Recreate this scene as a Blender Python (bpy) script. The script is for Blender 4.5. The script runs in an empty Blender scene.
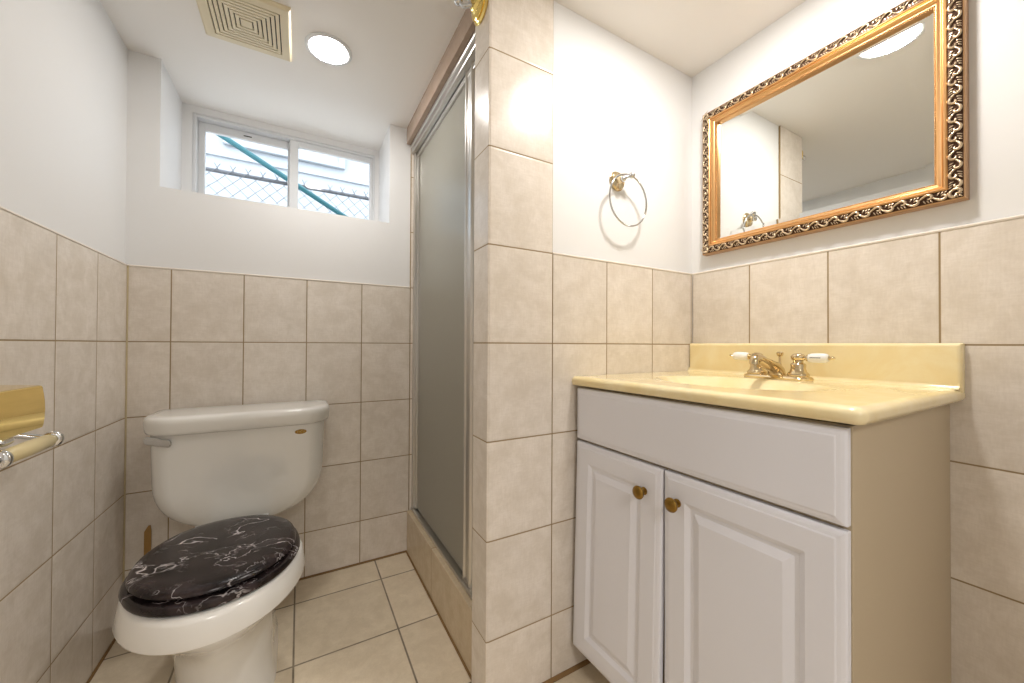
import bpy, bmesh, math, random
from mathutils import Vector, Matrix
random.seed(7)
scene = bpy.context.scene
COL = scene.collection
PI = math.pi

# ------------------------------------------------------------------ camera
cam_data = bpy.data.cameras.new('camera')
cam = bpy.data.objects.new('camera', cam_data)
COL.objects.link(cam)
cam_data.sensor_width = 36.0
cam_data.lens = 13.198
cam_data.clip_start = 0.01
_ri = Vector((0.87036222, -0.49238811, 0.00485408))
_up = Vector((-0.00847496, -0.00512286, 0.99995096))
_fw = Vector((0.4923391, 0.87036068, 0.00863171))
_m = Matrix((_ri, _up, -_fw)).transposed().to_4x4()
_m.translation = Vector((0, 0, 0.9402))
cam.matrix_world = _m
scene.camera = cam

# ------------------------------------------------------------------ view + world
scene.view_settings.view_transform = 'Standard'
scene.view_settings.look = 'None'
scene.view_settings.gamma = 1.0
scene.view_settings.use_curve_mapping = False
scene.view_settings.exposure = 1.08
LIGHT = 66.0          # downlight lens strength
world = bpy.data.worlds.new('world')
scene.world = world
world.use_nodes = True
bg = world.node_tree.nodes['Background']
bg.inputs['Color'].default_value = (0.86, 0.93, 1.0, 1)
bg.inputs['Strength'].default_value = 2.3

hl_data = bpy.data.lights.new('hall_fill_light', 'AREA')      # added fill lamp in an unseen hall, brightens the room from behind the camera
hl_data.shape = 'DISK'; hl_data.size = 0.5; hl_data.energy = 12; hl_data.color = (1.0, 0.96, 0.92)
hl = bpy.data.objects.new('hall_fill_light', hl_data); COL.objects.link(hl); hl.location = (0.05, -1.45, 2.26)

# ------------------------------------------------------------------ room numbers (metres)
XL, XR, YB, YP, YF, H = -0.503, 1.242, 1.723, 0.865, -0.75, 1.9274
XC = 0.418                 # column / lintel face plane
TT = 1.1985                # top of wall tiling
RY, RX0, RX1, RZ = 2.0, -0.427, 0.345, 1.483   # window recess

# ------------------------------------------------------------------ material helpers
def lin(c):
    return tuple(((v / 255) / 12.92 if v / 255 <= 0.04045 else (((v / 255) + 0.055) / 1.055) ** 2.4) for v in c) + (1.0,)
class NT:
    def __init__(s, name):
        s.m = bpy.data.materials.new(name); s.m.use_nodes = True
        s.t = s.m.node_tree; s.p = s.t.nodes['Principled BSDF']
        s.out = s.t.nodes['Material Output']
    def n(s, kind, **kw):
        nd = s.t.nodes.new(kind)
        for k, v in kw.items(): setattr(nd, k, v)
        return nd
    def put(s, sock, v):
        if isinstance(v, bpy.types.NodeSocket): s.t.links.new(v, sock)
        elif v is not None: sock.default_value = v
    def math(s, op, a, b=None, c=None, clamp=False):
        nd = s.n('ShaderNodeMath', operation=op, use_clamp=clamp)
        for i, v in enumerate((a, b, c)): s.put(nd.inputs[i], v)
        return nd.outputs[0]
    def mix(s, f, a, b, mode='MIX'):
        nd = s.n('ShaderNodeMix', data_type='RGBA', blend_type=mode)
        s.put(nd.inputs[0], f); s.put(nd.inputs[6], a); s.put(nd.inputs[7], b)
        return nd.outputs[2]
    def pos(s): return s.n('ShaderNodeNewGeometry').outputs['Position']
    def obj(s): return s.n('ShaderNodeTexCoord').outputs['Object']
    def xyz(s, v):
        nd = s.n('ShaderNodeSeparateXYZ'); s.put(nd.inputs[0], v); return nd.outputs
    def comb(s, a, b, c=0.0):
        nd = s.n('ShaderNodeCombineXYZ')
        for i, v in enumerate((a, b, c)): s.put(nd.inputs[i], v)
        return nd.outputs[0]
    def noise(s, vec, scale, detail=3, rough=0.5, dist=0.0):
        nd = s.n('ShaderNodeTexNoise'); s.put(nd.inputs['Vector'], vec)
        nd.inputs['Scale'].default_value = scale; nd.inputs['Detail'].default_value = detail
        nd.inputs['Roughness'].default_value = rough; nd.inputs['Distortion'].default_value = dist
        return nd.outputs['Fac']
    def ramp(s, f, stops):
        nd = s.n('ShaderNodeValToRGB'); s.put(nd.inputs[0], f)
        el = nd.color_ramp.elements
        while len(el) < len(stops): el.new(0.5)
        for e, (p, c) in zip(el, stops): e.position = p; e.color = c
        return nd.outputs[0]
    def bump(s, h, strength=0.3, dist=0.002):
        nd = s.n('ShaderNodeBump'); nd.inputs['Strength'].default_value = strength
        nd.inputs['Distance'].default_value = dist; s.put(nd.inputs['Height'], h)
        s.t.links.new(nd.outputs[0], s.p.inputs['Normal'])
    def smooth(s, v, a, b):
        nd = s.n('ShaderNodeMapRange', interpolation_type='SMOOTHSTEP')
        s.put(nd.inputs['Value'], v); nd.inputs['From Min'].default_value = a; nd.inputs['From Max'].default_value = b
        return nd.outputs[0]

def plain(name, rgb, rough=0.5, metal=0.0, spec=0.5, coat=0.0, var=0.03, vscale=9.0):
    t = NT(name)
    base = lin(rgb)
    f = t.noise(t.obj(), vscale, 4)
    dark = tuple(v * (1 - var * 2) for v in base[:3]) + (1,)
    lite = tuple(min(1, v * (1 + var)) for v in base[:3]) + (1,)
    t.put(t.p.inputs['Base Color'], t.mix(f, dark, lite))
    t.p.inputs['Roughness'].default_value = rough
    t.p.inputs['Metallic'].default_value = metal
    t.p.inputs['Specular IOR Level'].default_value = spec
    t.p.inputs['Coat Weight'].default_value = coat
    t.p.inputs['Coat Roughness'].default_value = 0.06
    return t.m

def tile_mat(name, ua, u0, pu, va, v0, pv, rgb, grout, gw=0.0032, rough=0.21, var=0.035, bump=0.25, gvar=0.0):
    t = NT(name)
    P = t.xyz(t.pos())
    def cell(ax, o, p):
        q = t.math('DIVIDE', t.math('SUBTRACT', P['XYZ'.index(ax)], o), p)
        fl = t.math('FLOOR', q)
        fr = t.math('SUBTRACT', q, fl)
        d = t.math('MULTIPLY', t.math('MINIMUM', fr, t.math('SUBTRACT', 1.0, fr)), p)
        return fl, d
    fu, du = cell(ua, u0, pu); fv, dv = cell(va, v0, pv)
    d = t.math('MINIMUM', du, dv)
    edge = t.smooth(d, gw * 0.35, gw * 0.75)           # 0 in grout, 1 on tile
    pillow = t.smooth(d, gw * 0.3, gw * 2.2)
    wn = t.n('ShaderNodeTexWhiteNoise'); t.put(wn.inputs['Vector'], t.comb(fu, fv, 0.37))
    rnd = wn.outputs['Value']
    pv3 = t.pos()
    shift = t.n('ShaderNodeVectorMath', operation='ADD'); t.put(shift.inputs[0], pv3)
    t.put(shift.inputs[1], wn.outputs['Color'])
    # cloudy mottling and a fine woven grain
    cloud = t.noise(shift.outputs[0], 16.0, 6, 0.7, 0.3)
    mp = t.n('ShaderNodeMapping'); t.put(mp.inputs[0], shift.outputs[0]); mp.inputs['Scale'].default_value = (40, 40, 260)
    g1 = t.noise(mp.outputs[0], 1.0, 3, 0.6)
    mp2 = t.n('ShaderNodeMapping'); t.put(mp2.inputs[0], shift.outputs[0]); mp2.inputs['Scale'].default_value = (260, 260, 40)
    g2 = t.noise(mp2.outputs[0], 1.0, 3, 0.6)
    grain = t.math('MULTIPLY', t.math('ADD', g1, g2), 0.5)
    b = lin(rgb)
    dk = (b[0] * .93, b[1] * .91, b[2] * .88, 1); lt = (min(1, b[0] * 1.08), min(1, b[1] * 1.08), min(1, b[2] * 1.09), 1)
    c = t.mix(t.smooth(cloud, 0.3, 0.7), dk, lt)
    c = t.mix(t.math('MULTIPLY', t.smooth(grain, 0.40, 0.62), 0.25), c, (b[0] * .80, b[1] * .77, b[2] * .73, 1))
    br = t.math('ADD', 1 - var, t.math('MULTIPLY', rnd, 2 * var))
    hs = t.n('ShaderNodeHueSaturation'); t.put(hs.inputs['Value'], br); t.put(hs.inputs['Color'], c)
    gcol = lin(grout)
    if gvar:
        gn = t.noise(pv3, 14, 3)
        gcol = t.mix(t.smooth(gn, .4, .6), lin(grout), tuple(v * (1 - gvar) for v in lin(grout)[:3]) + (1,))
    t.put(t.p.inputs['Base Color'], t.mix(edge, gcol, hs.outputs[0]))
    t.put(t.p.inputs['Roughness'], t.math('ADD', t.math('MULTIPLY', edge, rough - 0.8), 0.8))
    t.put(t.p.inputs['Specular IOR Level'], 0.5)
    h = t.math('ADD', t.math('MULTIPLY', pillow, 1.0), t.math('MULTIPLY', cloud, 0.25))
    t.bump(h, bump, 0.0016)
    return t.m

TILE = (229, 221, 211); GROUT = (150, 128, 92)
M = {}
M['tile_back'] = tile_mat('ceramic_tile_back', 'X', 0.024, 0.2075, 'Z', TT - 2.54, 0.254, TILE, GROUT)
M['tile_left'] = tile_mat('ceramic_tile_left', 'Y', 1.305, 0.209, 'Z', TT - 2.54, 0.254, TILE, GROUT)
M['tile_right'] = tile_mat('ceramic_tile_right', 'Y', 0.055, 0.2035, 'Z', TT - 2.54, 0.254, TILE, GROUT)
M['tile_part'] = tile_mat('ceramic_tile_partition', 'X', 0.415, 0.2052, 'Z', TT - 2.54, 0.254, TILE, GROUT)
M['tile_side'] = tile_mat('ceramic_tile_side', 'Y', YP - 0.003, 0.2035, 'Z', TT - 2.54, 0.254, TILE, GROUT)
M['tile_curb'] = tile_mat('ceramic_tile_curb', 'Y', YB - 0.365, 0.41, 'X', -3.1, 5.0, (206, 188, 160), (140, 112, 76), gw=.003)
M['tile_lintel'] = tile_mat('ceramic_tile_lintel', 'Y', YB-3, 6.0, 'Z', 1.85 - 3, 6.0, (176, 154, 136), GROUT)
M['floor'] = tile_mat('floor_tile', 'X', -0.008, 0.3, 'Y', 1.27, 0.3, (228, 214, 190), (150, 136, 116), gw=0.0048, rough=0.38, var=0.03, bump=0.3, gvar=.3)

def plaster(name, rgb):
    t = NT(name)
    n = t.noise(t.pos(), 55, 4, 0.6)
    big = t.noise(t.pos(), 2.2, 2, 0.5)
    b = lin(rgb)
    t.put(t.p.inputs['Base Color'], t.mix(big, tuple(v * .985 for v in b[:3]) + (1,), b))
    t.p.inputs['Roughness'].default_value = 0.55
    t.p.inputs['Specular IOR Level'].default_value = 0.3
    t.bump(n, 0.12, 0.0012)
    return t.m
M['paint'] = plaster('white_wall_paint', (236, 236, 236))
M['ceiling'] = plaster('ceiling_paint', (246, 243, 239))
M['caulk'] = plain('old_brown_caulk', (140, 108, 66), 0.7, var=0.2, vscale=30)
M['cornercaulk'] = plain('yellowed_corner_grout', (196, 180, 146), 0.6, var=.05, vscale=20)
M['whitecaulk'] = plain('white_caulk', (240, 232, 222), 0.4)
M['ceramic'] = plain('white_vitreous_china', (240, 239, 235), 0.12, coat=0.6, var=0.01)
M['vinyl'] = plain('white_vinyl', (226, 228, 230), 0.35)
M['chrome'] = plain('chrome', (214, 216, 218), 0.1, 1.0)
M['alu'] = plain('brushed_aluminium', (206, 204, 200), 0.28, 1.0)
M['brass'] = plain('polished_brass', (250, 222, 138), 0.08, 1.0)
M['fbrass'] = plain('pale_polished_brass', (218, 200, 164), 0.12, 1.0)
M['abrass'] = plain('antique_brass', (150, 118, 58), 0.3, 1.0, var=.15, vscale=60)
M['dark'] = plain('dark_void', (34, 28, 22), 0.8)
M['ivory'] = plain('ivory_plastic', (222, 206, 160), 0.32)
M['vent'] = plain('cream_plastic', (232, 220, 190), 0.45)
M['lamwhite'] = plain('white_cabinet_foil', (233, 234, 242), 0.38, var=.01)
M['lamtan'] = plain('beige_cabinet_laminate', (194, 178, 151), 0.45, var=.03, vscale=3)
M['porcelain'] = plain('porcelain', (245, 245, 243), 0.12, coat=.5)
M['shim'] = plain('tan_wood', (172, 132, 72), 0.7, var=.15, vscale=50)
M['teal'] = plain('teal_paint', (24, 88, 96), 0.5)
M['galv'] = plain('galvanised_steel', (96, 98, 102), 0.5, 0.4)
M['siding'] = plain('white_siding', (152, 158, 164), 0.6)
M['conc'] = plain('concrete', (222, 220, 216), 0.9, var=.1)
M['frame_dark'] = plain('umber_gilding_ground', (84, 58, 42), 0.45, 0.5, var=.2, vscale=40)
M['gold'] = plain('gilded_moulding', (216, 170, 116), 0.32, 0.85, var=.05, vscale=20)
M['silvergold'] = plain('champagne_gilding', (222, 200, 170), 0.3, 0.8, var=.1, vscale=60)
M['gold_edge'] = plain('bronze_gilding_edge', (204, 164, 124), 0.35, 0.8, var=.1)
M['ink'] = plain('black_ink', (40, 36, 34), 0.5)

def cultured_marble():
    t = NT('yellow_cultured_marble')
    n = t.noise(t.pos(), 7, 5, 0.6, 1.5)
    c = t.mix(t.smooth(n, .35, .7), lin((244, 224, 170)), lin((249, 234, 190)))
    t.put(t.p.inputs['Base Color'], c)
    t.p.inputs['Roughness'].default_value = 0.16
    t.p.inputs['Coat Weight'].default_value = 0.5
    t.p.inputs['Subsurface Weight'].default_value = 0.0
    return t.m
M['marble_top'] = cultured_marble()

def black_marble():
    t = NT('black_marble_with_white_veins')
    P = t.obj()
    wrap = t.n('ShaderNodeTexNoise'); t.put(wrap.inputs['Vector'], P); wrap.inputs['Scale'].default_value = 7; wrap.inputs['Detail'].default_value = 4
    add = t.n('ShaderNodeVectorMath', operation='MULTIPLY_ADD'); t.put(add.inputs[0], wrap.outputs['Color']); add.inputs[1].default_value = (.09, .09, .09); t.put(add.inputs[2], P)
    def vein(scale, w, mask_scale, lo, hi, seed):
        mp = t.n('ShaderNodeMapping'); t.put(mp.inputs[0], add.outputs[0]); mp.inputs['Location'].default_value = (seed, seed * .7, 0)
        mp.inputs['Rotation'].default_value = (0, 0, seed); mp.inputs['Scale'].default_value = (1, 1.7, 1)
        v = t.noise(mp.outputs[0], scale, 3, .55)
        d = t.math('ABSOLUTE', t.math('SUBTRACT', v, 0.5))
        line = t.math('SUBTRACT', 1.0, t.smooth(d, 0.0, w))
        mk = t.smooth(t.noise(mp.outputs[0], mask_scale, 2), lo, hi)
        return t.math('MULTIPLY', line, mk)
    a = vein(6, .011, 5, .49, .62, 1.3)
    b = vein(15, .018, 9, .48, .64, 4.1)
    c = vein(34, .03, 13, .55, .7, 7.7)
    tot = t.math('MAXIMUM', a, t.math('MAXIMUM', t.math('MULTIPLY', b, .75), t.math('MULTIPLY', c, .5)))
    base = t.mix(t.smooth(t.noise(P, 16, 5, .65), .35, .7), lin((24, 19, 20)), lin((58, 48, 49)))
    t.put(t.p.inputs['Base Color'], t.mix(tot, base, lin((205, 198, 198))))
    t.p.inputs['Roughness'].default_value = 0.2
    t.p.inputs['Specular IOR Level'].default_value = 0.3
    return t.m
M['black_marble'] = black_marble()

def clear_glass():
    t = NT('clear_window_glass')
    tr = t.n('ShaderNodeBsdfTransparent'); gl = t.n('ShaderNodeBsdfGlossy'); gl.inputs['Roughness'].default_value = 0.02
    fr = t.n('ShaderNodeFresnel'); fr.inputs['IOR'].default_value = 1.13
    mx = t.n('ShaderNodeMixShader')
    t.t.links.new(fr.outputs[0], mx.inputs[0]); t.t.links.new(tr.outputs[0], mx.inputs[1]); t.t.links.new(gl.outputs[0], mx.inputs[2])
    t.t.links.new(mx.outputs[0], t.out.inputs[0])
    return t.m
M['glass'] = clear_glass()

def frosted():
    t = NT('grey_obscure_glass')
    t.p.inputs['Base Color'].default_value = lin((180, 177, 164))
    t.p.inputs['Transmission Weight'].default_value = 0.4
    t.p.inputs['Roughness'].default_value = 0.3
    t.p.inputs['IOR'].default_value = 1.45
    t.bump(t.noise(t.pos(), 260, 2), 0.25, 0.001)
    return t.m
M['frosted'] = frosted()

def mirror_mat():
    t = NT('silvered_mirror')
    t.p.inputs['Base Color'].default_value = (0.86, 0.88, 0.86, 1)
    t.p.inputs['Metallic'].default_value = 1.0
    t.p.inputs['Roughness'].default_value = 0.0
    return t.m
M['mirror'] = mirror_mat()

def emit(name, rgb, strength):
    t = NT(name)
    e = t.n('ShaderNodeEmission'); e.inputs[0].default_value = rgb; e.inputs[1].default_value = strength
    t.t.links.new(e.outputs[0], t.out.inputs[0])
    return t.m
M['lens'] = emit('lit_downlight_lens', (1.0, 0.965, 0.925, 1), LIGHT)
M['lens_sink'] = emit('lit_downlight_lens_over_sink', (1.0, 0.955, 0.90, 1), LIGHT * 1.25)

# ------------------------------------------------------------------ object helpers
def base_of(o):
    p = Vector((0, 0, 0))
    while o is not None:
        p += Vector(o.location); o = o.parent
    return p
def tag(o, label=None, cat=None, group=None, kind=None):
    if label: o['label'] = label
    if cat: o['category'] = cat
    if group: o['group'] = group
    if kind: o['kind'] = kind
    return o
def thing(name, loc, label, cat, group=None):
    o = bpy.data.objects.new(name, None); COL.objects.link(o)
    o.location = loc; o.empty_display_size = 0.05
    return tag(o, label, cat, group)
def obj(name, bm, mat, parent=None, smooth=False, bevel=0, angle=40, sub=0, seg=2):
    bmesh.ops.recalc_face_normals(bm, faces=bm.faces)
    me = bpy.data.meshes.new(name)
    if smooth:
        for f in bm.faces: f.smooth = True
    bm.to_mesh(me); bm.free()
    mats = mat if isinstance(mat, (list, tuple)) else [mat]
    for k in mats: me.materials.append(M[k])
    o = bpy.data.objects.new(name, me); COL.objects.link(o)
    if parent is not None:
        me.transform(Matrix.Translation(-base_of(parent)))
        o.parent = parent
    if smooth:
        for e in me.edges: pass
        me.set_sharp_from_angle(angle=math.radians(angle))
    if bevel:
        b = o.modifiers.new('bevel', 'BEVEL'); b.width = bevel; b.segments = seg; b.limit_method = 'ANGLE'; b.angle_limit = math.radians(35)
    if sub:
        s = o.modifiers.new('subdivision', 'SUBSURF'); s.levels = sub; s.render_levels = sub
    return o
def structure(name, bm, mat, parent=None, **kw):
    o = obj(name, bm, mat, parent, **kw)
    if parent is None: o['kind'] = 'structure'
    return o
def B(): return bmesh.new()
def box(bm, x0, x1, y0, y1, z0, z1, mi=0, fn=None):
    vs = [bm.verts.new(fn(Vector((x, y, z))) if fn else (x, y, z)) for x in (x0, x1) for y in (y0, y1) for z in (z0, z1)]
    for q in ((0, 1, 3, 2), (4, 6, 7, 5), (0, 4, 5, 1), (2, 3, 7, 6), (0, 2, 6, 4), (1, 5, 7, 3)):
        f = bm.faces.new([vs[i] for i in q]); f.material_index = mi
    return bm
def loft(bm, rings, cap0=True, cap1=True, closed=True):
    L = [[bm.verts.new(p) for p in r] for r in rings]
    n = len(L[0])
    for a, b in zip(L, L[1:]):
        for i in range(n if closed else n - 1):
            j = (i + 1) % n
            try: bm.faces.new((a[i], a[j], b[j], b[i]))
            except ValueError: pass
    if cap0: bm.faces.new(list(reversed(L[0])))
    if cap1: bm.faces.new(L[-1])
    return bm
def frame_axes(ax):
    w = Vector(ax).normalized()
    u = w.orthogonal().normalized(); v = w.cross(u)
    return u, v, w
def lathe(bm, org, ax, prof, seg=28, cap=True):
    """prof: (distance along axis, radius)"""
    u, v, w = frame_axes(ax); org = Vector(org)
    rings = [[org + w * d + (u * math.cos(2 * PI * k / seg) + v * math.sin(2 * PI * k / seg)) * max(r, 1e-5) for k in range(seg)] for d, r in prof]
    return loft(bm, rings, cap, cap)
def tube(bm, pts, rad, seg=10, closed=False, flat=1.0, cap=True):
    pts = [Vector(p) for p in pts]; n = len(pts)
    rads = rad if isinstance(rad, (list, tuple)) else [rad] * n
    rings = []; u = None
    for i, p in enumerate(pts):
        if closed: d = pts[(i + 1) % n] - pts[(i - 1) % n]
        else: d = pts[min(i + 1, n - 1)] - pts[max(i - 1, 0)]
        d.normalize()
        if u is None: u = d.orthogonal().normalized()
        else:
            u = (u - d * u.dot(d)).normalized()
        v = d.cross(u)
        rings.append([p + (u * math.cos(2 * PI * k / seg) + v * math.sin(2 * PI * k / seg) * flat) * rads[i] for k in range(seg)])
    if closed:
        rings.append(rings[0])
        loft(bm, rings, False, False)
        bmesh.ops.remove_doubles(bm, verts=bm.verts, dist=1e-6)
        return bm
    return loft(bm, rings, cap, cap)
def sphere(bm, c, r, seg=16, sc=(1, 1, 1)):
    mtx = Matrix.Translation(Vector(c)) @ Matrix.Diagonal((sc[0], sc[1], sc[2], 1))
    bmesh.ops.create_uvsphere(bm, u_segments=seg, v_segments=max(6, seg * 2 // 3), radius=r, matrix=mtx)
    return bm
def rrect(x0, x1, y0, y1, r, n=6):
    """rounded rectangle, corner radii r = (x0y0, x1y0, x1y1, x0y1)"""
    if not isinstance(r, (list, tuple)): r = (r,) * 4
    cs = [(x0 + r[0], y0 + r[0], PI), (x1 - r[1], y0 + r[1], 1.5 * PI), (x1 - r[2], y1 - r[2], 0), (x0 + r[3], y1 - r[3], .5 * PI)]
    out = []
    for (cx, cy, a), rr in zip(cs, r):
        for k in range(n + 1):
            t = a + .5 * PI * k / n
            out.append((cx + rr * math.cos(t), cy + rr * math.sin(t)))
    return out
def panel_loops(bm, O, U, V, N, w, h, prof, r=0.0, n=3, fn=None, cap0=True, cap1=True):
    """rectangle w x h in the U,V plane from corner O, stepped by (inset, height along N)"""
    O, U, V, N = map(Vector, (O, U, V, N)); rings = []
    for ins, hh in prof:
        rr = max(r - ins, 0.0002) if r else 0
        if r: pts = rrect(ins, w - ins, ins, h - ins, rr, n)
        else: pts = [(ins, ins), (w - ins, ins), (w - ins, h - ins), (ins, h - ins)]
        ring = [O + U * a + V * b + N * hh for a, b in pts]
        rings.append([fn(p) for p in ring] if fn else ring)
    return loft(bm, rings, cap0, cap1)

# ------------------------------------------------------------------ room shell
T = 0.008
b = B(); box(b, XL - .1, XR + .1, YF - .1, YB + .35, -.08, 0)
structure('floor', b, 'floor')
b = B(); box(b, XL - .1, XR + .1, YF - .1, YB + .36, H, H + .1)
structure('ceiling', b, 'ceiling')
b = B(); box(b, XL - .1, XL - T, YF - .1, YB + .36, 0, H)
wl = structure('wall_left', b, 'paint')
b = B(); box(b, XL - T, XL, YF, YB, 0, TT)
obj('tile_panel', b, 'tile_left', wl, bevel=.002)
b = B(); box(b, XR + T, XR + .1, YF - .1, YB + .36, 0, H)
wr = structure('wall_right', b, 'paint')
b = B(); box(b, XR, XR + T, YF, YP, 0, TT); box(b, XR, XR + T, YP + .09, YB, 0, H)
obj('tile_panel', b, 'tile_right', wr, bevel=.002)
b = B(); box(b, XL - .1, -.40, YF - .1, YF, 0, H); box(b, .46, XR + .1, YF - .1, YF, 0, H)
box(b, -.40, .46, YF - .1, YF, 1.88, 2.3)  # doorway opening added to let the fill lamp shine in
structure('wall_front', b, 'paint')
b = B(); box(b, -1.0, -.9, -2.3, YF - .1, 0, 2.3); box(b, 1.6, 1.7, -2.3, YF - .1, 0, 2.3); box(b, -1.0, 1.7, -2.4, -2.3, 0, 2.3)  # added hall shell, out of view, houses the fill lamp
box(b, -1.0, XL - .1, YF - .1, YF, 0, 2.3); box(b, XR + .1, 1.7, YF - .1, YF, 0, 2.3); box(b, XL - .1, XR + .1, YF - .1, YF - .05, H + .1, 2.3)
structure('wall_added_hall', b, 'paint')
b = B(); box(b, -1.0, 1.7, -2.4, YF - .1, 2.3, 2.35)
structure('ceiling_added_hall', b, 'ceiling')
b = B(); box(b, -1.0, 1.7, -2.4, YF - .1, -.05, 0)
structure('floor_added_hall', b, 'floor')
# back wall with the deep window recess
yb = YB + T
b = B()
box(b, XL - T, XR + T, yb, RY, 0, RZ); box(b, XL - T, RX0, yb, RY, RZ, H); box(b, RX1, XR + T, yb, RY, RZ, H)
wb = structure('wall_back', b, 'paint')
WX0, WX1, WZ0, WZ1 = -.394, .326, 1.50, 1.898
b = B()
box(b, RX0 - .05, WX0, RY, RY + .08, RZ - .3, H); box(b, WX1, RX1 + .05, RY, RY + .08, RZ - .3, H)
box(b, WX0, WX1, RY, RY + .08, RZ - .3, WZ0); box(b, WX0, WX1, RY, RY + .08, WZ1, H)
structure('wall_window', b, 'paint')
b = B(); box(b, XL, .4375, YB, yb, 0, TT); box(b, .4375, XR, YB, yb, 0, H)
obj('tile_panel', b, 'tile_back', wb, bevel=.002)
# partition between vanity and shower (its end is the tiled column)
YI = YP + .092
b = B(); box(b, XC + T, XR + T, YP + T, YI - T, 0, H)
wp = structure('wall_partition', b, 'paint')
b = B(); box(b, XC + .004, .6205, YP, YP + T, 0, H); box(b, .6205, XR, YP, YP + T, 0, TT)
box(b, XC + .004, XR, YI - T, YI, 0, H)
obj('tile_panel', b, 'tile_part', wp, bevel=.002)
b = B(); box(b, XC, XC + T, YP + .001, YI, 0, H)
obj('side_tile_panel', b, 'tile_side', wp, bevel=.002)
b = B(); box(b, XC, XC + .1, YI, YB, 1.853, H)
structure('wall_lintel', b, 'tile_lintel')
# shower curb
b = B(); box(b, .430, .545, YI - .0, YB, 0, .186)
structure('shower_curb', b, 'tile_curb', bevel=.003)['kind'] = 'structure'
# caulk and trims
def trim(i, pts, r, mat, flat=1):
    b = B(); tube(b, pts, r, 6)
    o = structure('trim_%d' % i, b, mat, smooth=True); return o
trim(1, [(XL, YB - .001, .001), (.43, YB - .001, .001)], .006, 'caulk')
trim(2, [(XL + .001, YF, .001), (XL + .001, YB, .001)], .005, 'caulk')
trim(3, [(.430, YI, .001), (.430, YB, .001)], .0055, 'caulk')
trim(4, [(XC, YP - .0, .001), (XR, YP - .0, .001)], .009, 'caulk')
trim(5, [(XL, YB + .001, TT + .001), (.4375, YB + .001, TT + .001)], .0035, 'whitecaulk')
trim(6, [(XL - .001, YF, TT + .001), (XL - .001, YB, TT + .001)], .0035, 'whitecaulk')
trim(7, [(.6205, YP + .001, TT + .001), (XR, YP + .001, TT + .001)], .0035, 'whitecaulk')
trim(8, [(XR + .001, YF, TT + .001), (XR + .001, YP, TT + .001)], .0035, 'whitecaulk')
trim(9, [(XL + .001, YB - .001, 0), (XL + .001, YB - .001, TT)], .0035, 'cornercaulk')

# ------------------------------------------------------------------ window
win = bpy.data.objects.new('window_1', None); COL.objects.link(win); win['kind'] = 'structure'
win.location = (0, RY, WZ0)
def ring_frame(bm, x0, x1, z0, z1, y0, y1, l, r_, bt, tp):
    box(bm, x0, x0 + l, y0, y1, z0, z1); box(bm, x1 - r_, x1, y0, y1, z0, z1)
    box(bm, x0 + l, x1 - r_, y0, y1, z0, z0 + bt); box(bm, x0 + l, x1 - r_, y0, y1, z1 - tp, z1)
b = B(); ring_frame(b, WX0, WX1, WZ0, WZ1, RY + .005, RY + .075, .012, .010, .012, .012)
obj('window_frame', b, 'vinyl', win, bevel=.002)
b = B(); ring_frame(b, WX0 + .012, -.022, WZ0 + .012, WZ1 - .012, RY + .042, RY + .062, .022, .034, .022, .034)
s1 = obj('sash', b, 'vinyl', win, bevel=.002)
b = B(); box(b, -.36, -.055, RY + .050, RY + .054, WZ0 + .03, WZ1 - .04)
obj('pane', b, 'glass', s1)
b = B(); box(b, -.225, -.195, RY + .0405, RY + .0425, WZ1 - .033, WZ1 - .029)
obj('latch_slot', b, 'ink', s1)
b = B(); ring_frame(b, -.048, WX1 - .010, WZ0 + .012, WZ1 - .012, RY + .012, RY + .034, .036, .013, .022, .026)
s2 = obj('sash', b, 'vinyl', win, bevel=.002)
b = B(); box(b, -.014, .306, RY + .021, RY + .025, WZ0 + .03, WZ1 - .034)
obj('pane', b, 'glass', s2)

# ------------------------------------------------------------------ outside
b = B(); box(b, -4, 4, RY + .09, 7, 1.28, 1.40)
structure('ground', b, 'conc')
hs = thing('house_exterior', (0, 3.6, 1.40), 'white clapboard house wall seen through the window behind the fence', 'building')
b = B()
zz = [1.40, 1.95, 2.37, 2.62, 2.87, 3.12, 3.37, 3.62, 3.9]
rings = []
pts = []
for a, c in zip(zz, zz[1:]):
    pts += [(3.575, a), (3.598, c)]
pts += [(3.8, 3.9), (3.8, 1.40)]
loft(b, [[(x, y, z) for y, z in pts] for x in (-3.5, 3.5)])
obj('clapboard_wall', b, 'siding', hs)
b = B(); ring_frame(b, -.52, .33, 2.46, 2.95, 3.54, 3.575, .05, .05, .05, .05)
hw = obj('window_trim', b, 'siding', hs, bevel=.004)
b = B(); box(b, -.47, .28, 3.556, 3.566, 2.51, 2.90)
obj('window_shutter', b, 'siding', hw)
fence = thing('chain_link_fence', (0, 2.6, 1.40), 'grey galvanised chain-link fence outside the small window', 'fence')
RZF = 1.892
b = B(); tube(b, [(-2, 2.6, RZF), (2, 2.6, RZF)], .011, 12)
obj('top_rail', b, 'galv', fence, smooth=True)
b = B()
p = .035
zl = [RZF + .012 - p * k for k in range(14)][::-1]
i = -42
while i < 42:
    x = i * p
    pts = []
    for k, z in enumerate(zl):
        pts.append((x + (p / 2 if (k + i) % 2 else -p / 2) * 1.03, 2.6 - .013 + (.003 if k % 2 else -.003), z))
    tube(b, pts, .0021, 4)
    e = Vector(pts[-1])
    sgn = -1 if (len(zl) - 1 + i) % 2 else 1
    tube(b, [e, e + Vector((sgn * .006, 0, .014)), e + Vector((sgn * .014, 0, .026))], .0021, 4)
    if i % 2: tube(b, [e, e + Vector((-sgn * .006, 0, .014)), e + Vector((-sgn * .010, 0, .024))], .0021, 4)
    i += 1
obj('wire_mesh', b, 'galv', fence)
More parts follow.
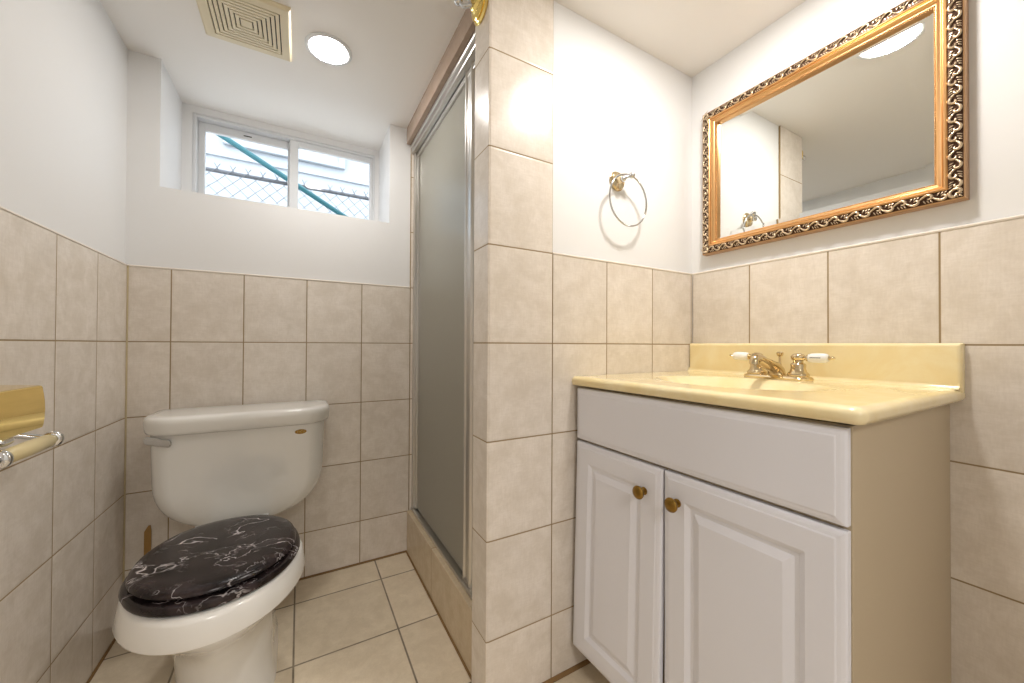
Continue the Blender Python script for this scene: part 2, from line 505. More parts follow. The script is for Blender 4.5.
for px in (-.052, -1.9, 1.9):
    b = B(); lathe(b, (px, 2.64, 1.40), (0, 0, 1), [(0, .02), (.5, .02), (.505, .026), (.53, .026), (.545, .014), (.55, .0)])
    obj('post', b, 'galv', fence, smooth=True)
d = Vector((.605, 0, -.331)).normalized(); q = Vector((.178, 2.56, 1.77))
t1 = (1.408 - q.z) / d.z
b = B(); tube(b, [q + d * t1, q - d * 1.6], .0145, 12)
tag(obj('teal_pole', b, 'teal', None, smooth=True), 'long teal pole leaning diagonally across the fence outside the window', 'pole')

# ------------------------------------------------------------------ shower door
sd = thing('shower_door', (.455, YI, .186), 'framed obscure glass shower door with chrome stile beside the tiled column', 'shower door')
b = B(); box(b, .438, .482, YI + .001, YB - .001, 1.812, 1.852)
box(b, .434, .442, YI + .001, YB - .001, 1.838, 1.852)
obj('header', b, 'alu', sd, bevel=.003)
b = B(); box(b, .447, .49, YI + .001, YB - .001, .1865, .197); box(b, .470, .478, YI + .001, YB - .001, .197, .212)
obj('bottom_track', b, 'alu', sd, bevel=.0015)
b = B(); box(b, .450, .484, YB - .026, YB - .001, .197, 1.812)
obj('jamb', b, 'alu', sd, bevel=.002)
b = B(); box(b, .450, .484, YI + .001, YI + .026, .197, 1.812)
obj('jamb', b, 'alu', sd, bevel=.002)
b = B(); box(b, .466, .472, YI + .03, YB - .02, .205, 1.80)
obj('glass', b, 'frosted', sd)
b = B(); box(b, .458, .476, YI + .03, YB - .028, 1.790, 1.808)
obj('top_rail', b, 'alu', sd, bevel=.002)
b = B()
panel_loops(b, (.4765, 1.06, .192), (0, 1, 0), (0, 0, 1), (-1, 0, 0), .062, 1.645, [(0, 0), (0, .014), (.006, .022), (.012, .022), (.018, .016), (.024, .016)], )
obj('stile', b, 'alu', sd, bevel=.002)
b = B(); box(b, .460, .474, YB - .046, YB - .028, .205, 1.79)
obj('far_stile', b, 'alu', sd, bevel=.002)

# ------------------------------------------------------------------ toilet
CX = -.160
toilet = thing('toilet', (CX, 1.3, 0), 'white two-piece toilet with closed black marble-look lid against back wall', 'toilet')
def tank_ring(z, hw, yf, ybk, rf, rb=.025, bow=.012, n=8):
    pts = rrect(CX - hw, CX + hw, yf, ybk, (rf, rf, rb, rb), n)
    out = []
    for x, y in pts:
        k = (y - yf) / (ybk - yf)
        out.append((x, y - bow * (1 - ((x - CX) / hw) ** 2) * (1 - k), z))
    return out
b = B(); rings = []
zb, zt = .334, .656
for z in [zb + .165 * (1 - math.cos(k * PI / 2 / 10)) for k in range(11)] + [.53, .57, .60, .63, zt]:
    tq = max(0.0, 1 - (z - zb) / .165)
    hw = .239 - .140 * (1 - math.sqrt(max(0, 1 - tq * tq)))
    if z > .499: hw += .004 * (z - .499) / .15
    yf = 1.528 + .045 * tq ** 3
    rings.append(tank_ring(z, hw, yf, 1.706, min(.055, hw * .5), bow=.014))
r0 = rings[0]
c0 = Vector((CX, 1.62, zb))
rings.insert(0, [tuple(Vector(p).lerp(c0, .12) + Vector((0, 0, -.004))) for p in r0])
loft(b, rings)
obj('tank', b, 'ceramic', toilet, smooth=True, angle=60)
b = B(); rings = []
for z, dd in ((.6565, .010), (.660, .002), (.668, 0), (.692, -.002), (.704, -.001), (.7095, .0025), (.7125, .008), (.7138, .03)):
    rings.append(tank_ring(z, .260 - dd, 1.508 + dd, 1.716 - dd * .5, .085 - dd * .6, .03, bow=.016))
loft(b, rings)
obj('tank_lid', b, 'ceramic', toilet, smooth=True, angle=60)
# flush lever
b = B(); lathe(b, (CX - .222, 1.560, .640), (0, -1, 0), [(0, .014), (.010, .013), (.014, .009), (.02, .009)], 18)
fl_ = obj('flush_handle', b, 'chrome', toilet, smooth=True)
b = B()
panel_loops(b, (CX - .246, 1.532, .634), (1, -.25, -.20), (0, 0, 1), (0, -1, 0), .068, .024, [(0, 0), (0, .005), (.003, .008)], r=.009)
obj('lever', b, 'chrome', fl_, bevel=.001)
# oval badge
b = B()
def oval(cx, y, cz, rx, rz, n=28): return [(cx + rx * math.cos(2 * PI * k / n), y, cz + rz * math.sin(2 * PI * k / n)) for k in range(n)]
bx, bz = CX + .166, .630
loft(b, [oval(bx, 1.534, bz, .0185, .0085), oval(bx, 1.5225, bz, .0185, .0085), oval(bx, 1.521, bz, .017, .007)])
bd = tag(obj('badge', b, 'abrass', toilet, smooth=True, angle=30), 'small oval gold badge on tank')
b = B()
for k, dx in enumerate((-.009, -.003, .003, .009)):
    tube(b, [(bx + dx, 1.5205, bz - .0035), (bx + dx, 1.5205, bz + .0035)], .0008, 5)
    if k in (0, 2): tube(b, [(bx + dx - .002, 1.5205, bz + .0035), (bx + dx + .002, 1.5205, bz + .0035)], .0008, 5)
    else: tube(b, [(bx + dx, 1.5205, bz), (bx + dx + .003, 1.5205, bz + .001)], .0008, 5)
obj('lettering', b, 'fbrass', bd)
CB = -.166
# bowl
def egg(z, yf, ybk, w, backw=None, yc=None, n=56, pw=1.0):
    """egg outline: rounder front at yf, back at ybk"""
    yc = yc if yc is not None else yf + (ybk - yf) * .52
    out = []
    for k in range(n):
        a = 2 * PI * k / n
        s, c = math.sin(a), math.cos(a)
        ly = (ybk - yc) if c > 0 else (yc - yf)
        e = 2.0 if c <= 0 else (2.0 if backw is None else backw)
        x = w * math.copysign(abs(s) ** (2 / e), s); y = yc + ly * math.copysign(abs(c) ** (2 / e), c)
        out.append((CB + x, y, z))
    return out
def lr(a, b_, t): return [tuple(Vector(p).lerp(Vector(q), t)) for p, q in zip(a, b_)]
b = B(); rings = []
ped = [  # z, front y, back y, half width, back exponent
    (0.0, 1.115, 1.60, .116, 4), (.012, 1.118, 1.598, .115, 4), (.03, 1.130, 1.59, .108, 4), (.10, 1.140, 1.59, .106, 3.6), (.17, 1.130, 1.60, .110, 3.4),
    (.22, 1.10, 1.62, .120, 3.2), (.265, 1.045, 1.65, .138, 3.0), (.30, 1.0, 1.67, .155, 2.8), (.325, .972, 1.68, .168, 2.7), (.334, .965, 1.685, .172, 2.7),
    (.3365, .956, 1.685, .178, 2.7), (.339, .951, 1.685, .183, 2.7), (.344, .950, 1.685, .1845, 2.7), (.382, .960, 1.685, .178, 2.7), (.389, .963, 1.682, .175, 2.7), (.393, .972, 1.678, .167, 2.7), (.393, 1.03, 1.64, .11, 2.7)]
for z, yf, ybk, w, e in ped:
    yc = yf + .24 if z > .2 else yf + .16
    r = egg(z, yf, ybk, w, e, yc)
    # narrow the deck behind the bowl, lower it under the tank
    out = []
    for x, y, zz_ in r:
        k = min(1, max(0, (y - 1.24) / .2)); k = k * k * (3 - 2 * k)
        lim = 1 - .40 * k if z > .2 else 1
        dz = 0
        if z > .33: dz = -.062 * min(1, max(0, (y - 1.42) / .05)) * (z - .33) / .063
        out.append((CB + (x - CB) * lim, y, zz_ + dz))
    rings.append(out)
loft(b, rings)
obj('bowl', b, 'ceramic', toilet, smooth=True, angle=50)
# rear trapway flange of the base
b = B()
for s in (1,):
    lf = []
    for z, yy, w in ((0, 1.36, .012), (.05, 1.372, .012), (.12, 1.39, .012), (.19, 1.40, .011), (.235, 1.385, .008), (.26, 1.35, .003)):
        lf.append([(CB + s * (.094 + dx), yy + dy, z) for dx, dy in ((0, -.012), (w, -.006), (w, .05), (0, .08))])
    loft(b, lf)
obj('trapway_flange', b, 'ceramic', toilet, smooth=True, bevel=.004)
# seat
def seat_ring(z, yf, ybk, w): return egg(z, yf, ybk, w, 2.25, yf + (ybk - yf) * .48)
b = B()
outer = [(.3965, .980, 1.364, .163), (.398, .974, 1.368, .169), (.406, .972, 1.370, .172), (.413, .975, 1.367, .169), (.4155, .984, 1.359, .161)]
inner = [(.4155, 1.04, 1.31, .105), (.411, 1.05, 1.30, .098), (.3965, 1.05, 1.30, .098)]
rings = [seat_ring(*r) for r in outer] + [seat_ring(*r) for r in inner]
rings.append(rings[0])
loft(b, rings, False, False); bmesh.ops.remove_doubles(b, verts=b.verts, dist=1e-6)
tag(obj('seat', b, 'black_marble', toilet, smooth=True, angle=50), 'black marble-look seat ring')
b = B()
rings = [seat_ring(*r) for r in ((.4180, 1.002, 1.348, .149), (.4185, .994, 1.352, .156), (.424, .986, 1.356, .162), (.430, .988, 1.355, .160), (.4345, .998, 1.348, .152), (.4365, 1.02, 1.331, .131), (.4372, 1.10, 1.27, .07))]
loft(b, rings)
tag(obj('seat_lid', b, 'black_marble', toilet, smooth=True, angle=60), 'glossy black marble-look lid with white veins')
for s in (-1, 1):
    b = B(); lathe(b, (CB + s * .07 - .02, 1.378, .408), (1, 0, 0), [(0, .008), (.002, .0105), (.038, .0105), (.04, .008)], 16)
    box(b, CB + s * .07 - .014, CB + s * .07 + .014, 1.368, 1.392, .380, .402)
    obj('hinge', b, 'chrome', toilet, smooth=True)
b = B(); lathe(b, (CX - .135, 1.60, .292), (0, 0, 1), [(0, .004), (.03, .004), (.03, .008), (.036, .008), (.04, .005)], 12)
obj('tank_bolt', b, 'abrass', toilet, smooth=True)

# tan wooden strip on the wall behind the toilet
b = B()
loft(b, [[(x, y, z) for x, y in ((-.4515, YB - .0005), (-.4515, YB - .006), (-.434, YB - .006), (-.434, YB - .0005))] for z in (0.03, .292, .302)] +
     [[(x, y, .320) for x, y in ((-.442, YB - .0005), (-.442, YB - .004), (-.436, YB - .004), (-.436, YB - .0005))]])
tag(obj('wooden_strip', b, 'shim'), 'narrow tan wooden strip on the back wall left of the toilet', 'strip')

# ------------------------------------------------------------------ vanity cabinet
CY0, CY1 = .244, .853
def vf(p):
    p = Vector(p); k = min(1, max(0, (XR - p.x) / (XR - .728)))
    p.x -= .042 * (p.y - CY0) * k; return p
XFd = .719; XFc = .738
van = thing('vanity_cabinet', (.75, .55, 0), 'white two-door bathroom vanity cabinet with beige side under the yellow sink top', 'cabinet')
b = B(); box(b, XFc, XR - .001, CY0, CY0 + .016, .0, .8185, fn=vf)
tag(obj('side_panel', b, 'lamtan', van, bevel=.001), 'beige laminate side panel')
b = B(); box(b, XFc, XR - .001, CY1 - .016, CY1, .075, .8185, fn=vf); box(b, XFc + .06, XR - .001, CY1 - .016, CY1, 0, .075, fn=vf)
obj('side_panel', b, 'lamtan', van)
b = B()
box(b, XFc, XFc + .018, CY0 + .016, CY0 + .04, .075, .8185, fn=vf); box(b, XFc, XFc + .018, CY1 - .04, CY1 - .016, .075, .8185, fn=vf)
box(b, XFc, XFc + .018, CY0 + .04, CY1 - .04, .78, .8185, fn=vf); box(b, XFc, XFc + .018, CY0 + .04, CY1 - .04, .64, .68, fn=vf)
box(b, XFc, XFc + .018, CY0 + .04, CY1 - .04, .075, .11, fn=vf); box(b, XFc + .002, XFc + .018, .55, .578, .11, .64, fn=vf)
tag(obj('face_frame', b, 'lamtan', van), 'beige face frame behind the white doors')
b = B(); box(b, XFc + .06, XFc + .074, CY0 + .016, CY1 - .016, 0, .075, fn=vf); box(b, XFc + .02, XR - .01, CY0 + .016, CY1 - .016, .075, .09, fn=vf)
obj('toe_kick', b, 'lamtan', van)
def front(name, y0, y1, z0, z1, prof, lab=None, fn=None):
    b = B()
    panel_loops(b, (XFc - .0005, y0, z0), (0, 1, 0), (0, 0, 1), (-1, 0, 0), y1 - y0, z1 - z0, prof, fn=fn or vf)
    for v in b.verts: v.co.z += .008 * (v.co.y - CY0) / .61 * (.2 if v.co.z > .8 else 1)
    o = obj(name, b, 'lamwhite', van, bevel=.0012)
    if lab: o['label'] = lab
    return o
edge = [(0, 0), (0, .011), (.002, .0145), (.007, .0165), (.012, .0175), (.014, .019)]
door_prof = edge + [(.052, .019), (.056, .0165), (.062, .0125), (.069, .0125), (.073, .0145), (.082, .0180), (.084, .0190)]
front('drawer_front', CY0 + .002, CY1 - .002, .665, .8155, edge)
def knob(parent, y, z):
    c = vf((XFd - .0005, y, z))
    b = B(); lathe(b, c, (-1, 0, 0), [(0, .009), (.002, .009), (.004, .0055), (.012, .005), (.015, .009), (.018, .0145), (.021, .0155), (.024, .0145), (.0265, .009), (.0275, .0)], 24)
    tag(obj('knob', b, 'abrass', parent, smooth=True, angle=50), 'antique brass round knob')
def ajar(p):
    t = (.658 - p.z) / .58; q = vf(p); q.x -= .012 * t; q.y += .002 * t; return q
dl = front('door', .567, CY1 - .002, .078, .658, door_prof, fn=ajar)
knob(dl, .612, .601)
dr = front('door', CY0 + .002, .563, .078, .658, door_prof)
knob(dr, .527, .603)

# ------------------------------------------------------------------ vanity top with basin
CT = .853
KY0, KY1, KX0 = .222, YP - .001, .713
def counter_z(x, y):
    ex, ey = (x - .955) / .150, (y - .548) / .200
    r = math.sqrt(ex * ex + ey * ey)
    z = CT
    if r < 1: z -= .105 * (1 - r ** 2.2) ** 2.0
    ring = math.exp(-((r - 1.12) / .06) ** 2) * .0006
    ed = min(x - KX0, y - KY0)
    lip = .0028 * math.exp(-((ed - .022) / .012) ** 2)
    return z - .003
sink = B()
x1, y1 = XR - .001, KY1
nx, ny = 90, 110
ix, iy = .016, .016
def kf(p):
    p = Vector(p); k = min(1, max(0, (XR - p.x) / (XR - .713)))
    p.x -= .036 * (p.y - KY0) * k; return p
grid = []
for i in range(nx + 1):
    row = []
    for j in range(ny + 1):
        x = KX0 + ix + (x1 - KX0 - ix) * i / nx; y = KY0 + iy + (y1 - KY0 - iy) * j / ny
        row.append(sink.verts.new(kf((x, y, counter_z(x, y)))))
    grid.append(row)
for i in range(nx):
    for j in range(ny):
        sink.faces.new((grid[i][j], grid[i + 1][j], grid[i + 1][j + 1], grid[i][j + 1]))
# rounded front and end edges, then underside
prof = []
for k in range(0, 9):
    a = PI * k / 8 * .5
    prof.append((ix * (1 - math.sin(a)), -(1 - math.cos(a)) * .014))
prof += [(0, -.020), (.003, -.027), (.010, -.029), (.04, -.029)]
def edge_pt(e, side, s, t):
    ins, dz = e
    rr = .004
    if side == 'front': x = KX0 + ins; y = s
    z0_ = counter_z(KX0 + ix, s)
    return None
front_path = [(KX0, y1 - (y1 - KY0) * k / ny) for k in range(0, ny + 1)]
path = []
for k in range(ny + 1):
    yk = y1 - (y1 - KY0 - iy) * k / ny
    path.append(((KX0 + ix, yk), (-1, 0)))
for k in range(1, 8):
    a = PI / 2 * k / 8
    path.append(((KX0 + ix, KY0 + iy), (-math.cos(a), -math.sin(a))))
for k in range(nx + 1):
    xk = KX0 + ix + (x1 - KX0 - ix) * k / nx
    path.append(((xk, KY0 + iy), (0, -1)))
rings = []
for ins, dz in prof:
    off = ix - ins
    ring = []
    for (px, py), (dx, dy) in path:
        zt_ = counter_z(px, py) if dz > -.015 else CT - .001
        zt_ = counter_z(px, py) * (1 - min(1, -dz / .014)) + (CT - .001) * min(1, -dz / .014)
        ring.append(kf((px + dx * off, py + dy * off, zt_ + dz)))
    rings.append(ring)
loft(sink, rings, False, False, closed=False)
bmesh.ops.remove_doubles(sink, verts=sink.verts, dist=1e-5)
ct = obj('sink_top', sink, 'marble_top', None, smooth=True, angle=70)
tag(ct, 'pale yellow cultured marble sink top with backsplash on the white vanity', 'sink')
b = B()
panel_loops(b, (XR - .0005, KY0, CT - .012), (0, 1, 0), (0, 0, 1), (-1, 0, 0), KY1 - KY0, .1075, [(0, 0), (0, .013), (.001, .017), (.004, .0205), (.008, .0215)])
obj('backsplash', b, 'marble_top', ct, bevel=.002)
b = B()
rings = []
for k in range(7):   # cove where backsplash meets deck
    a = PI / 2 * k / 6
    rings.append([(XR - .0215 - .012 * (1 - math.sin(a)), y, CT - .003 + .012 * (1 - math.cos(a))) for y in (KY0 + .004, KY1)])
rings.append([(XR - .018, y, CT + .009) for y in (KY0 + .004, KY1)]); rings.append([(XR - .018, y, CT - .006) for y in (KY0 + .004, KY1)])
L = [[b.verts.new(p_) for p_ in r] for r in rings]
for a_, c_ in zip(L, L[1:]): b.faces.new((a_[0], a_[1], c_[1], c_[0]))
b.faces.new([r[0] for r in L]); b.faces.new([r[1] for r in reversed(L)])
obj('cove', b, 'marble_top', ct, smooth=True)
b = B(); lathe(b, (.965 - .0, .548, CT - .1285), (0, 0, 1), [(0, .022), (.003, .021), (.003, .012), (.006, .011), (.007, 0)], 24)
tag(obj('drain', b, 'fbrass', ct, smooth=True), 'brass drain stopper')

# ------------------------------------------------------------------ faucet
FX, FY = 1.158, .548
zc = CT - .0028
fau = thing('faucet', (FX, FY, zc), 'brass centerset faucet with white porcelain lever handles on the yellow sink top', 'faucet')
b = B()
rings = []
for z, ins in ((0, 0), (.004, -.001), (.008, .002), (.011, .008), (.012, .014)):
    rings.append([(FX + x, FY + y, zc + z) for x, y in rrect(-.029 + ins, .029 - ins, -.084 + ins, .084 - ins, .0285 - ins, 8)])
loft(b, rings)
obj('base_plate', b, 'fbrass', fau, smooth=True, angle=50)
for s in (1, -1):
    hy = FY + s * .052
    b = B(); lathe(b, (FX, hy, zc + .010), (0, 0, 1), [(0, .024), (.004, .025), (.008, .023), (.012, .019), (.022, .0165), (.030, .0175), (.033, .0165), (.036, .0115), (.042, .0115), (.045, .0155), (.052, .0165), (.057, .014), (.060, .008), (.061, 0)], 28)
    h = obj('handle', b, 'fbrass', fau, smooth=True, angle=45)
    z = zc + .059
    b = B(); lathe(b, (FX, hy + s * .010, z), (0, s, 0), [(0, .006), (.008, .0055), (.010, .0085), (.013, .0085)], 18)
    obj('lever_collar', b, 'fbrass', h, smooth=True)
    b = B(); lathe(b, (FX, hy + s * .023, z), (0, s, .02), [(0, .0075), (.002, .0108), (.010, .0122), (.026, .0126), (.038, .0118), (.043, .0085), (.0435, .004)], 22)
    lv = tag(obj('lever', b, 'porcelain', h, smooth=True, angle=50), 'white porcelain lever')
    b = B(); lathe(b, (FX, hy + s * .0662, z + .001), (0, s, 0), [(0, .005), (.002, .0055), (.004, .003), (.006, .004), (.009, .0045), (.012, .003), (.014, 0)], 14)
    obj('lever_tip', b, 'fbrass', h, smooth=True)
    if s < 0:
        b = B()
        for k in range(7):
            yy = hy - .032 - k * .0034
            box(b, FX - .0130, FX - .0121, yy - .0012, yy + .0012, z + .0005, z + .0024)
        obj('marking', b, 'ink', lv)
b = B()
pts = [(FX, FY, zc + .010), (FX - .002, FY, zc + .022), (FX - .012, FY, zc + .030), (FX - .035, FY, zc + .037), (FX - .065, FY, zc + .047), (FX - .090, FY, zc + .056), (FX - .104, FY, zc + .058), (FX - .112, FY, zc + .052), (FX - .113, FY, zc + .042)]
tube(b, pts, [.022, .020, .0175, .0155, .0135, .0125, .012, .0115, .0115], 16)
obj('spout', b, 'fbrass', fau, smooth=True, angle=60)
b = B(); lathe(b, (FX + .018, FY, zc + .010), (0, 0, 1), [(0, .010), (.010, .011), (.018, .008), (.026, .0045), (.032, .003), (.05, .003), (.053, .007), (.058, .0085), (.062, .0085), (.064, .006)], 18)
obj('lift_rod', b, 'fbrass', fau, smooth=True)

# ------------------------------------------------------------------ mirror
MY0, MY1, MZ0, MZ1 = .216, .815, 1.256, 1.749
XW = XR + T
mir = thing('framed_mirror', (XW, (MY0 + MY1) / 2, MZ0), 'rectangular mirror in ornate carved gold frame on the wall above the sink', 'mirror')
def sweep(bm, prof, mi=None):
    """profile (distance in from outer edge, height off wall) around the mirror rectangle"""
    cor = [(MY0, MZ0, 1, 1), (MY1, MZ0, -1, 1), (MY1, MZ1, -1, -1), (MY0, MZ1, 1, -1)]
    L = [[bm.verts.new((XW - h, y + sy * w, z + sz * w)) for w, h in prof] for y, z, sy, sz in cor]
    n = len(prof)
    for a in range(4):
        p_, q_ = L[a], L[(a + 1) % 4]
        for i in range(n):
            j = (i + 1) % n
            bm.faces.new((p_[i], p_[j], q_[j], q_[i]))
b = B(); sweep(b, [(0, 0.001), (0, .017), (.0015, .0255), (.0035, .0265), (.004, .024), (.004, .001)])
obj('outer_edge', b, 'gold_edge', mir)
b = B(); sweep(b, [(.004, .001), (.004, .0245), (.010, .026), (.018, .0275), (.0255, .0275), (.0255, .001)])
tag(obj('carved_band', b, 'frame_dark', mir), 'dark brown ground of the carved band')
b = B(); sweep(b, [(.0255, .001), (.0255, .029), (.027, .031), (.029, .0315), (.031, .030), (.032, .0265), (.033, .0265), (.0345, .028), (.036, .0275), (.038, .0245), (.041, .021), (.0435, .0195), (.0445, .0195), (.045, .017), (.048, .016), (.0485, .008), (.0485, .001)])
tag(obj('gilded_moulding', b, 'gold', mir, smooth=True, angle=35), 'smooth gold inner moulding')
# scrollwork relief
b = B()
def scroll_side(o, du, dv, length):
    """o outer corner point (y,z); du unit along side; dv unit inward"""
    start, end = .004, length - .004
    cnt = max(1, round((end - start) / .042)); st = (end - start) / cnt
    def P(s, w, h=.0275): return (XW - h, o[0] + du[0] * s + dv[0] * w, o[1] + du[1] * s + dv[1] * w)
    w0, wa = .0150, .0080
    for c in range(cnt):
        s0 = start + c * st
        # paired comma-shaped acanthus scrolls, one curling up, the next curling down
        for sg, off in ((1, .0), (-1, .5)):
            L_ = st * .5
            sc = s0 + st * off + L_ * .40; wc = w0 + sg * .0018
            pts, rd = [], []
            for k in range(20):
                u = k / 19
                if u < .68:
                    v = u / .68; a = -2.6 + 5.6 * v; rr = .0018 + .0062 * v
                    x_ = sc - rr * math.cos(a) * 1.15; y_ = wc + sg * rr * math.sin(a)
                    xl_, yl_ = x_, y_
                else:
                    v = (u - .68) / .32
                    x_ = xl_ + L_ * .62 * v; y_ = yl_ + (w0 - sg * .0078 - yl_) * v ** 1.3
                pts.append(P(x_, y_, .0282 + .0010 * math.sin(PI * u)))
                rd.append(.0009 + .0021 * math.sin(PI * min(1, u * 1.1)) ** .8 if u < .95 else .0006)
            tube(b, pts, rd, 5)
            # three leaf lobes fanning from the back of each scroll
            for j, q_ in enumerate((-.30, -.05, .22)):
                c0 = Vector(P(sc + L_ * q_, w0 - sg * .0098, .0272)); c1 = Vector(P(sc + L_ * (q_ + .16), w0 - sg * (.0045 - .001 * j), .0288))
                tube(b, [c0, (c0 + c1) / 2 + Vector((-.0006, 0, 0)), c1], [.0006, .0015, .0006], 4)
Wd, Hd = MY1 - MY0, MZ1 - MZ0
scroll_side((MY0, MZ0), (1, 0), (0, 1), Wd); scroll_side((MY0, MZ1), (1, 0), (0, -1), Wd)
scroll_side((MY0, MZ0), (0, 1), (1, 0), Hd); scroll_side((MY1, MZ0), (0, 1), (-1, 0), Hd)
tag(obj('scrollwork', b, 'silvergold', mir, smooth=True, angle=80), 'champagne gold carved leaf scrolls')
b = B()
def beads(p0, p1):
    n = int((Vector(p1) - Vector(p0)).length / .0042)
    for k in range(n + 1):
        c = Vector(p0).lerp(Vector(p1), k / n)
        bmesh.ops.create_icosphere(b, subdivisions=1, radius=.0019, matrix=Matrix.Translation(c))
i_ = .0462; xb = XW - .0172
cs_ = [(xb, MY0 + i_, MZ0 + i_), (xb, MY1 - i_, MZ0 + i_), (xb, MY1 - i_, MZ1 - i_), (xb, MY0 + i_, MZ1 - i_)]
for k in range(4): beads(cs_[k], cs_[(k + 1) % 4])
obj('bead_trim', b, 'gold', mir, smooth=True, angle=80)
b = B()
panel_loops(b, (XW - .004, MY0 + .0475, MZ0 + .0475), (0, 1, 0), (0, 0, 1), (-1, 0, 0), Wd - .095, Hd - .095, [(0, 0), (0, .0035), (.016, .0047)])
obj('mirror_glass', b, 'mirror', mir)

# ------------------------------------------------------------------ towel ring
RC = Vector((.886, YP - .030, 1.391)); RR = .0795
YW = YP + T
tr = thing('towel_ring', (.858, YW, 1.45), 'chrome towel ring on a round brass mount between column and mirror', 'towel ring')
mc = Vector((.872, YW, 1.460))
b = B(); lathe(b, mc, (0, -1, 0), [(0, .030), (.003, .031), (.005, .027), (.008, .025), (.010, .0265), (.013, .020), (.015, .013), (.026, .0085), (.030, .009)], 28)
obj('mount', b, 'fbrass', tr, smooth=True, angle=35)
b = B(); tube(b, [mc + Vector((0, -.028, 0)), mc + Vector((.010, -.034, .004)), mc + Vector((.022, -.038, .010))], [.0065, .0055, .005], 12)
sphere(b, mc + Vector((.028, -.0385, .012)), .0105, 18)
sphere(b, mc + Vector((0, -.030, -.002)), .0095, 18)
obj('post', b, 'chrome', tr, smooth=True, angle=80)
b = B(); tube(b, [RC + Vector((RR * math.cos(2 * PI * k / 64), 0, RR * math.sin(2 * PI * k / 64))) for k in range(64)], .0030, 10, closed=True)
obj('ring', b, 'chrome', tr, smooth=True, angle=80)

# ------------------------------------------------------------------ robe hook at the top of the column
rh = thing('robe_hook', (XC, .915, 1.855), 'brass and chrome robe hook high on the tiled column side near ceiling', 'hook')
hc = Vector((XC, .912, 1.852))
b = B(); lathe(b, hc, (-1, 0, 0), [(0, .046), (.004, .048), (.007, .045), (.009, .040), (.013, .041), (.016, .036), (.018, .028), (.024, .024), (.028, .015)], 36)
obj('backplate', b, 'brass', rh, smooth=True, angle=35)
for s in (-1, 1):
    b = B()
    tube(b, [hc + Vector((-.024, 0, -.004)), hc + Vector((-.036, s * .008, -.012)), hc + Vector((-.046, s * .016, -.012)), hc + Vector((-.056, s * .022, .0))], [.008, .006, .0055, .005], 12)
    sphere(b, hc + Vector((-.058, s * .024, .004)), .0115, 16)
    obj('prong', b, 'chrome', rh, smooth=True, angle=80)

# ------------------------------------------------------------------ toilet paper holder
tp = thing('toilet_paper_holder', (XL, 1.03, .78), 'brass toilet paper holder with ivory roller and chrome ends on left wall', 'toilet paper holder')
HX = -.433
def hood_prof():
    pts = [(XL, .861), (XL + .02, .8605), (XL + .042, .8595)]
    for k in range(8):
        a = PI / 2 * (1 - k / 7)
        pts.append((HX - .008 + .006 * math.cos(a), .852 + .006 * math.sin(a)))
    pts += [(HX - .0005, .840), (HX + .0008, .828), (HX + .0014, .812), (HX + .0008, .795), (HX - .0005, .782), (HX - .002, .777)]
    return pts
b = B()
pr = hood_prof(); Y0, Y1 = .945, 1.078
no = len(pr); rings = []
for k in range(13):
    y = Y0 + (Y1 - Y0) * k / 12
    e = 1 - abs(k / 6 - 1) ** 3
    bul = .004
    outer = [Vector((x + bul * min(1, i / 6), y, z)) for i, (x, z) in enumerate(pr)]
    inner = [Vector((x + bul * min(1, i / 6) - .0022, y, z - (.0022 if i < 8 else 0))) for i, (x, z) in enumerate(pr)]
    rings.append([v for v in outer] + [v for v in reversed(inner)])
loft(b, rings)
obj('hood', b, 'brass', tp, smooth=True, angle=35)
b = B(); panel_loops(b, (XL + .0, .948, .735), (0, 1, 0), (0, 0, 1), (1, 0, 0), .165, .10, [(0, 0), (0, .004), (.004, .007)], r=.01)
obj('wall_plate', b, 'brass', tp, bevel=.001)
RZ_ = .745
for y, s in ((.962, -1), (1.118, 1)):
    b = B(); tube(b, [(XL, y - s * .012, .765), (XL + .03, y - s * .002, .757), (HX, y, RZ_)], [.008, .006, .006], 12)
    lathe(b, (HX, y - .006, RZ_), (0, 1, 0), [(0, .012), (.002, .0155), (.006, .0165), (.010, .0155), (.012, .012)], 24)
    sphere(b, (HX, y + s * .008, RZ_), .0075, 14)
    obj('roller_arm', b, 'chrome', tp, smooth=True, angle=50)
b = B(); lathe(b, (HX, .966, RZ_), (0, 1, 0), [(0, .009), (.012, .0095), (.016, .0130), (.075, .0140), (.132, .0130), (.136, .0095), (.148, .009)], 22)
cl = B(); lathe(cl, (HX - .012, .985, .768), (0, 1, 0), [(0, .004), (.003, .008), (.012, .009), (.026, .008), (.030, .004)], 16)
obj('spring_clip', cl, 'chrome', tp, smooth=True)
tag(obj('roller', b, 'ivory', tp, smooth=True, angle=50), 'ivory plastic roller')

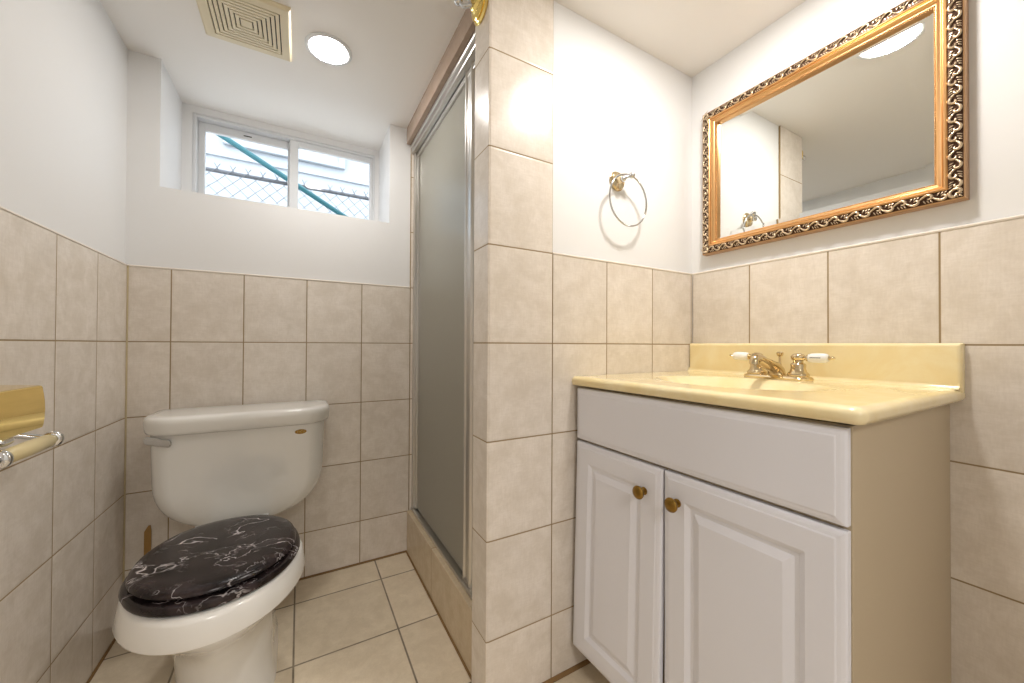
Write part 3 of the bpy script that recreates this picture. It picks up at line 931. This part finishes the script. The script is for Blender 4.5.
# ------------------------------------------------------------------ ceiling vent
VC = (-.149, 1.392); VH = .118
vent = thing('exhaust_fan_grille', (VC[0], VC[1], H), 'square cream plastic exhaust fan cover with concentric slots on the ceiling', 'vent')
def sqring(bm, o, i, z0, z1):
    cx, cy = VC
    for (x0, x1, y0, y1) in ((cx - o, cx + o, cy - o, cy - i), (cx - o, cx + o, cy + i, cy + o), (cx - o, cx - i, cy - i, cy + i), (cx + i, cx + o, cy - i, cy + i)):
        box(bm, x0, x1, y0, y1, z0, z1)
b = B(); box(b, VC[0] - .095, VC[0] + .095, VC[1] - .095, VC[1] + .095, H - .003, H)
obj('housing', b, 'dark', vent)
G = .0895
b = B()
def ringp(o, z): return [(VC[0] + sx * o, VC[1] + sy * o, z) for sx, sy in ((-1, -1), (1, -1), (1, 1), (-1, 1))]
loft(b, [ringp(VH, H), ringp(VH, H - .006), ringp(VH - .006, H - .012), ringp(G, H - .013), ringp(G, H), ringp(VH, H)], False, False)
bmesh.ops.remove_doubles(b, verts=b.verts, dist=1e-6)
obj('cover_frame', b, 'vent', vent, bevel=.001)
k = G - .0030
while k > .024:
    b = B(); sqring(b, k, k - .0088, H - .0125, H - .004)
    obj('louver', b, 'vent', vent)
    k -= .0120
b = B(); box(b, VC[0] - k, VC[0] + k, VC[1] - k, VC[1] + k, H - .0125, H - .003)
obj('center_cap', b, 'vent', vent)
b = B()
for a_, c_ in (((-.086, -.086), (.086, .086)), ((-.086, .086), (.086, -.086))):
    tube(b, [(VC[0] + a_[0], VC[1] + a_[1], H - .0045), (VC[0] + c_[0], VC[1] + c_[1], H - .0045)], .0016, 4)
obj('ribs', b, 'dark', vent)

# ------------------------------------------------------------------ recessed downlights
def downlight(x, y, label, R=.058, mat='lens'):
    t = thing('ceiling_light', (x, y, H), label, 'ceiling light')
    b = B()
    seg = 40
    prof = [(R + .014, 0), (R + .014, .002), (R + .008, .005), (R + .001, .004), (R - .001, .001), (R - .001, 0)]
    rings = [[(x + r * math.cos(2 * PI * k / seg), y + r * math.sin(2 * PI * k / seg), H - d_) for k in range(seg)] for r, d_ in prof]
    loft(b, rings, False, False)
    obj('trim_ring', b, 'vinyl', t, smooth=True)
    b = B()
    rings = [[(x + r * math.cos(2 * PI * k / seg), y + r * math.sin(2 * PI * k / seg), H - d_) for k in range(seg)] for r, d_ in ((R - .001, .002), (R - .003, .0045), (R - .010, .0075), (R * .6, .0095), (R * .25, .0102))]
    loft(b, rings, False, True)
    obj('lens', b, mat, t, smooth=True)
    return t
downlight(.077, 1.394, 'round lit recessed ceiling light beside the exhaust fan grille')
downlight(.842, .448, 'round lit recessed ceiling light above the sink, seen only in the mirror', R=.07, mat='lens_sink')
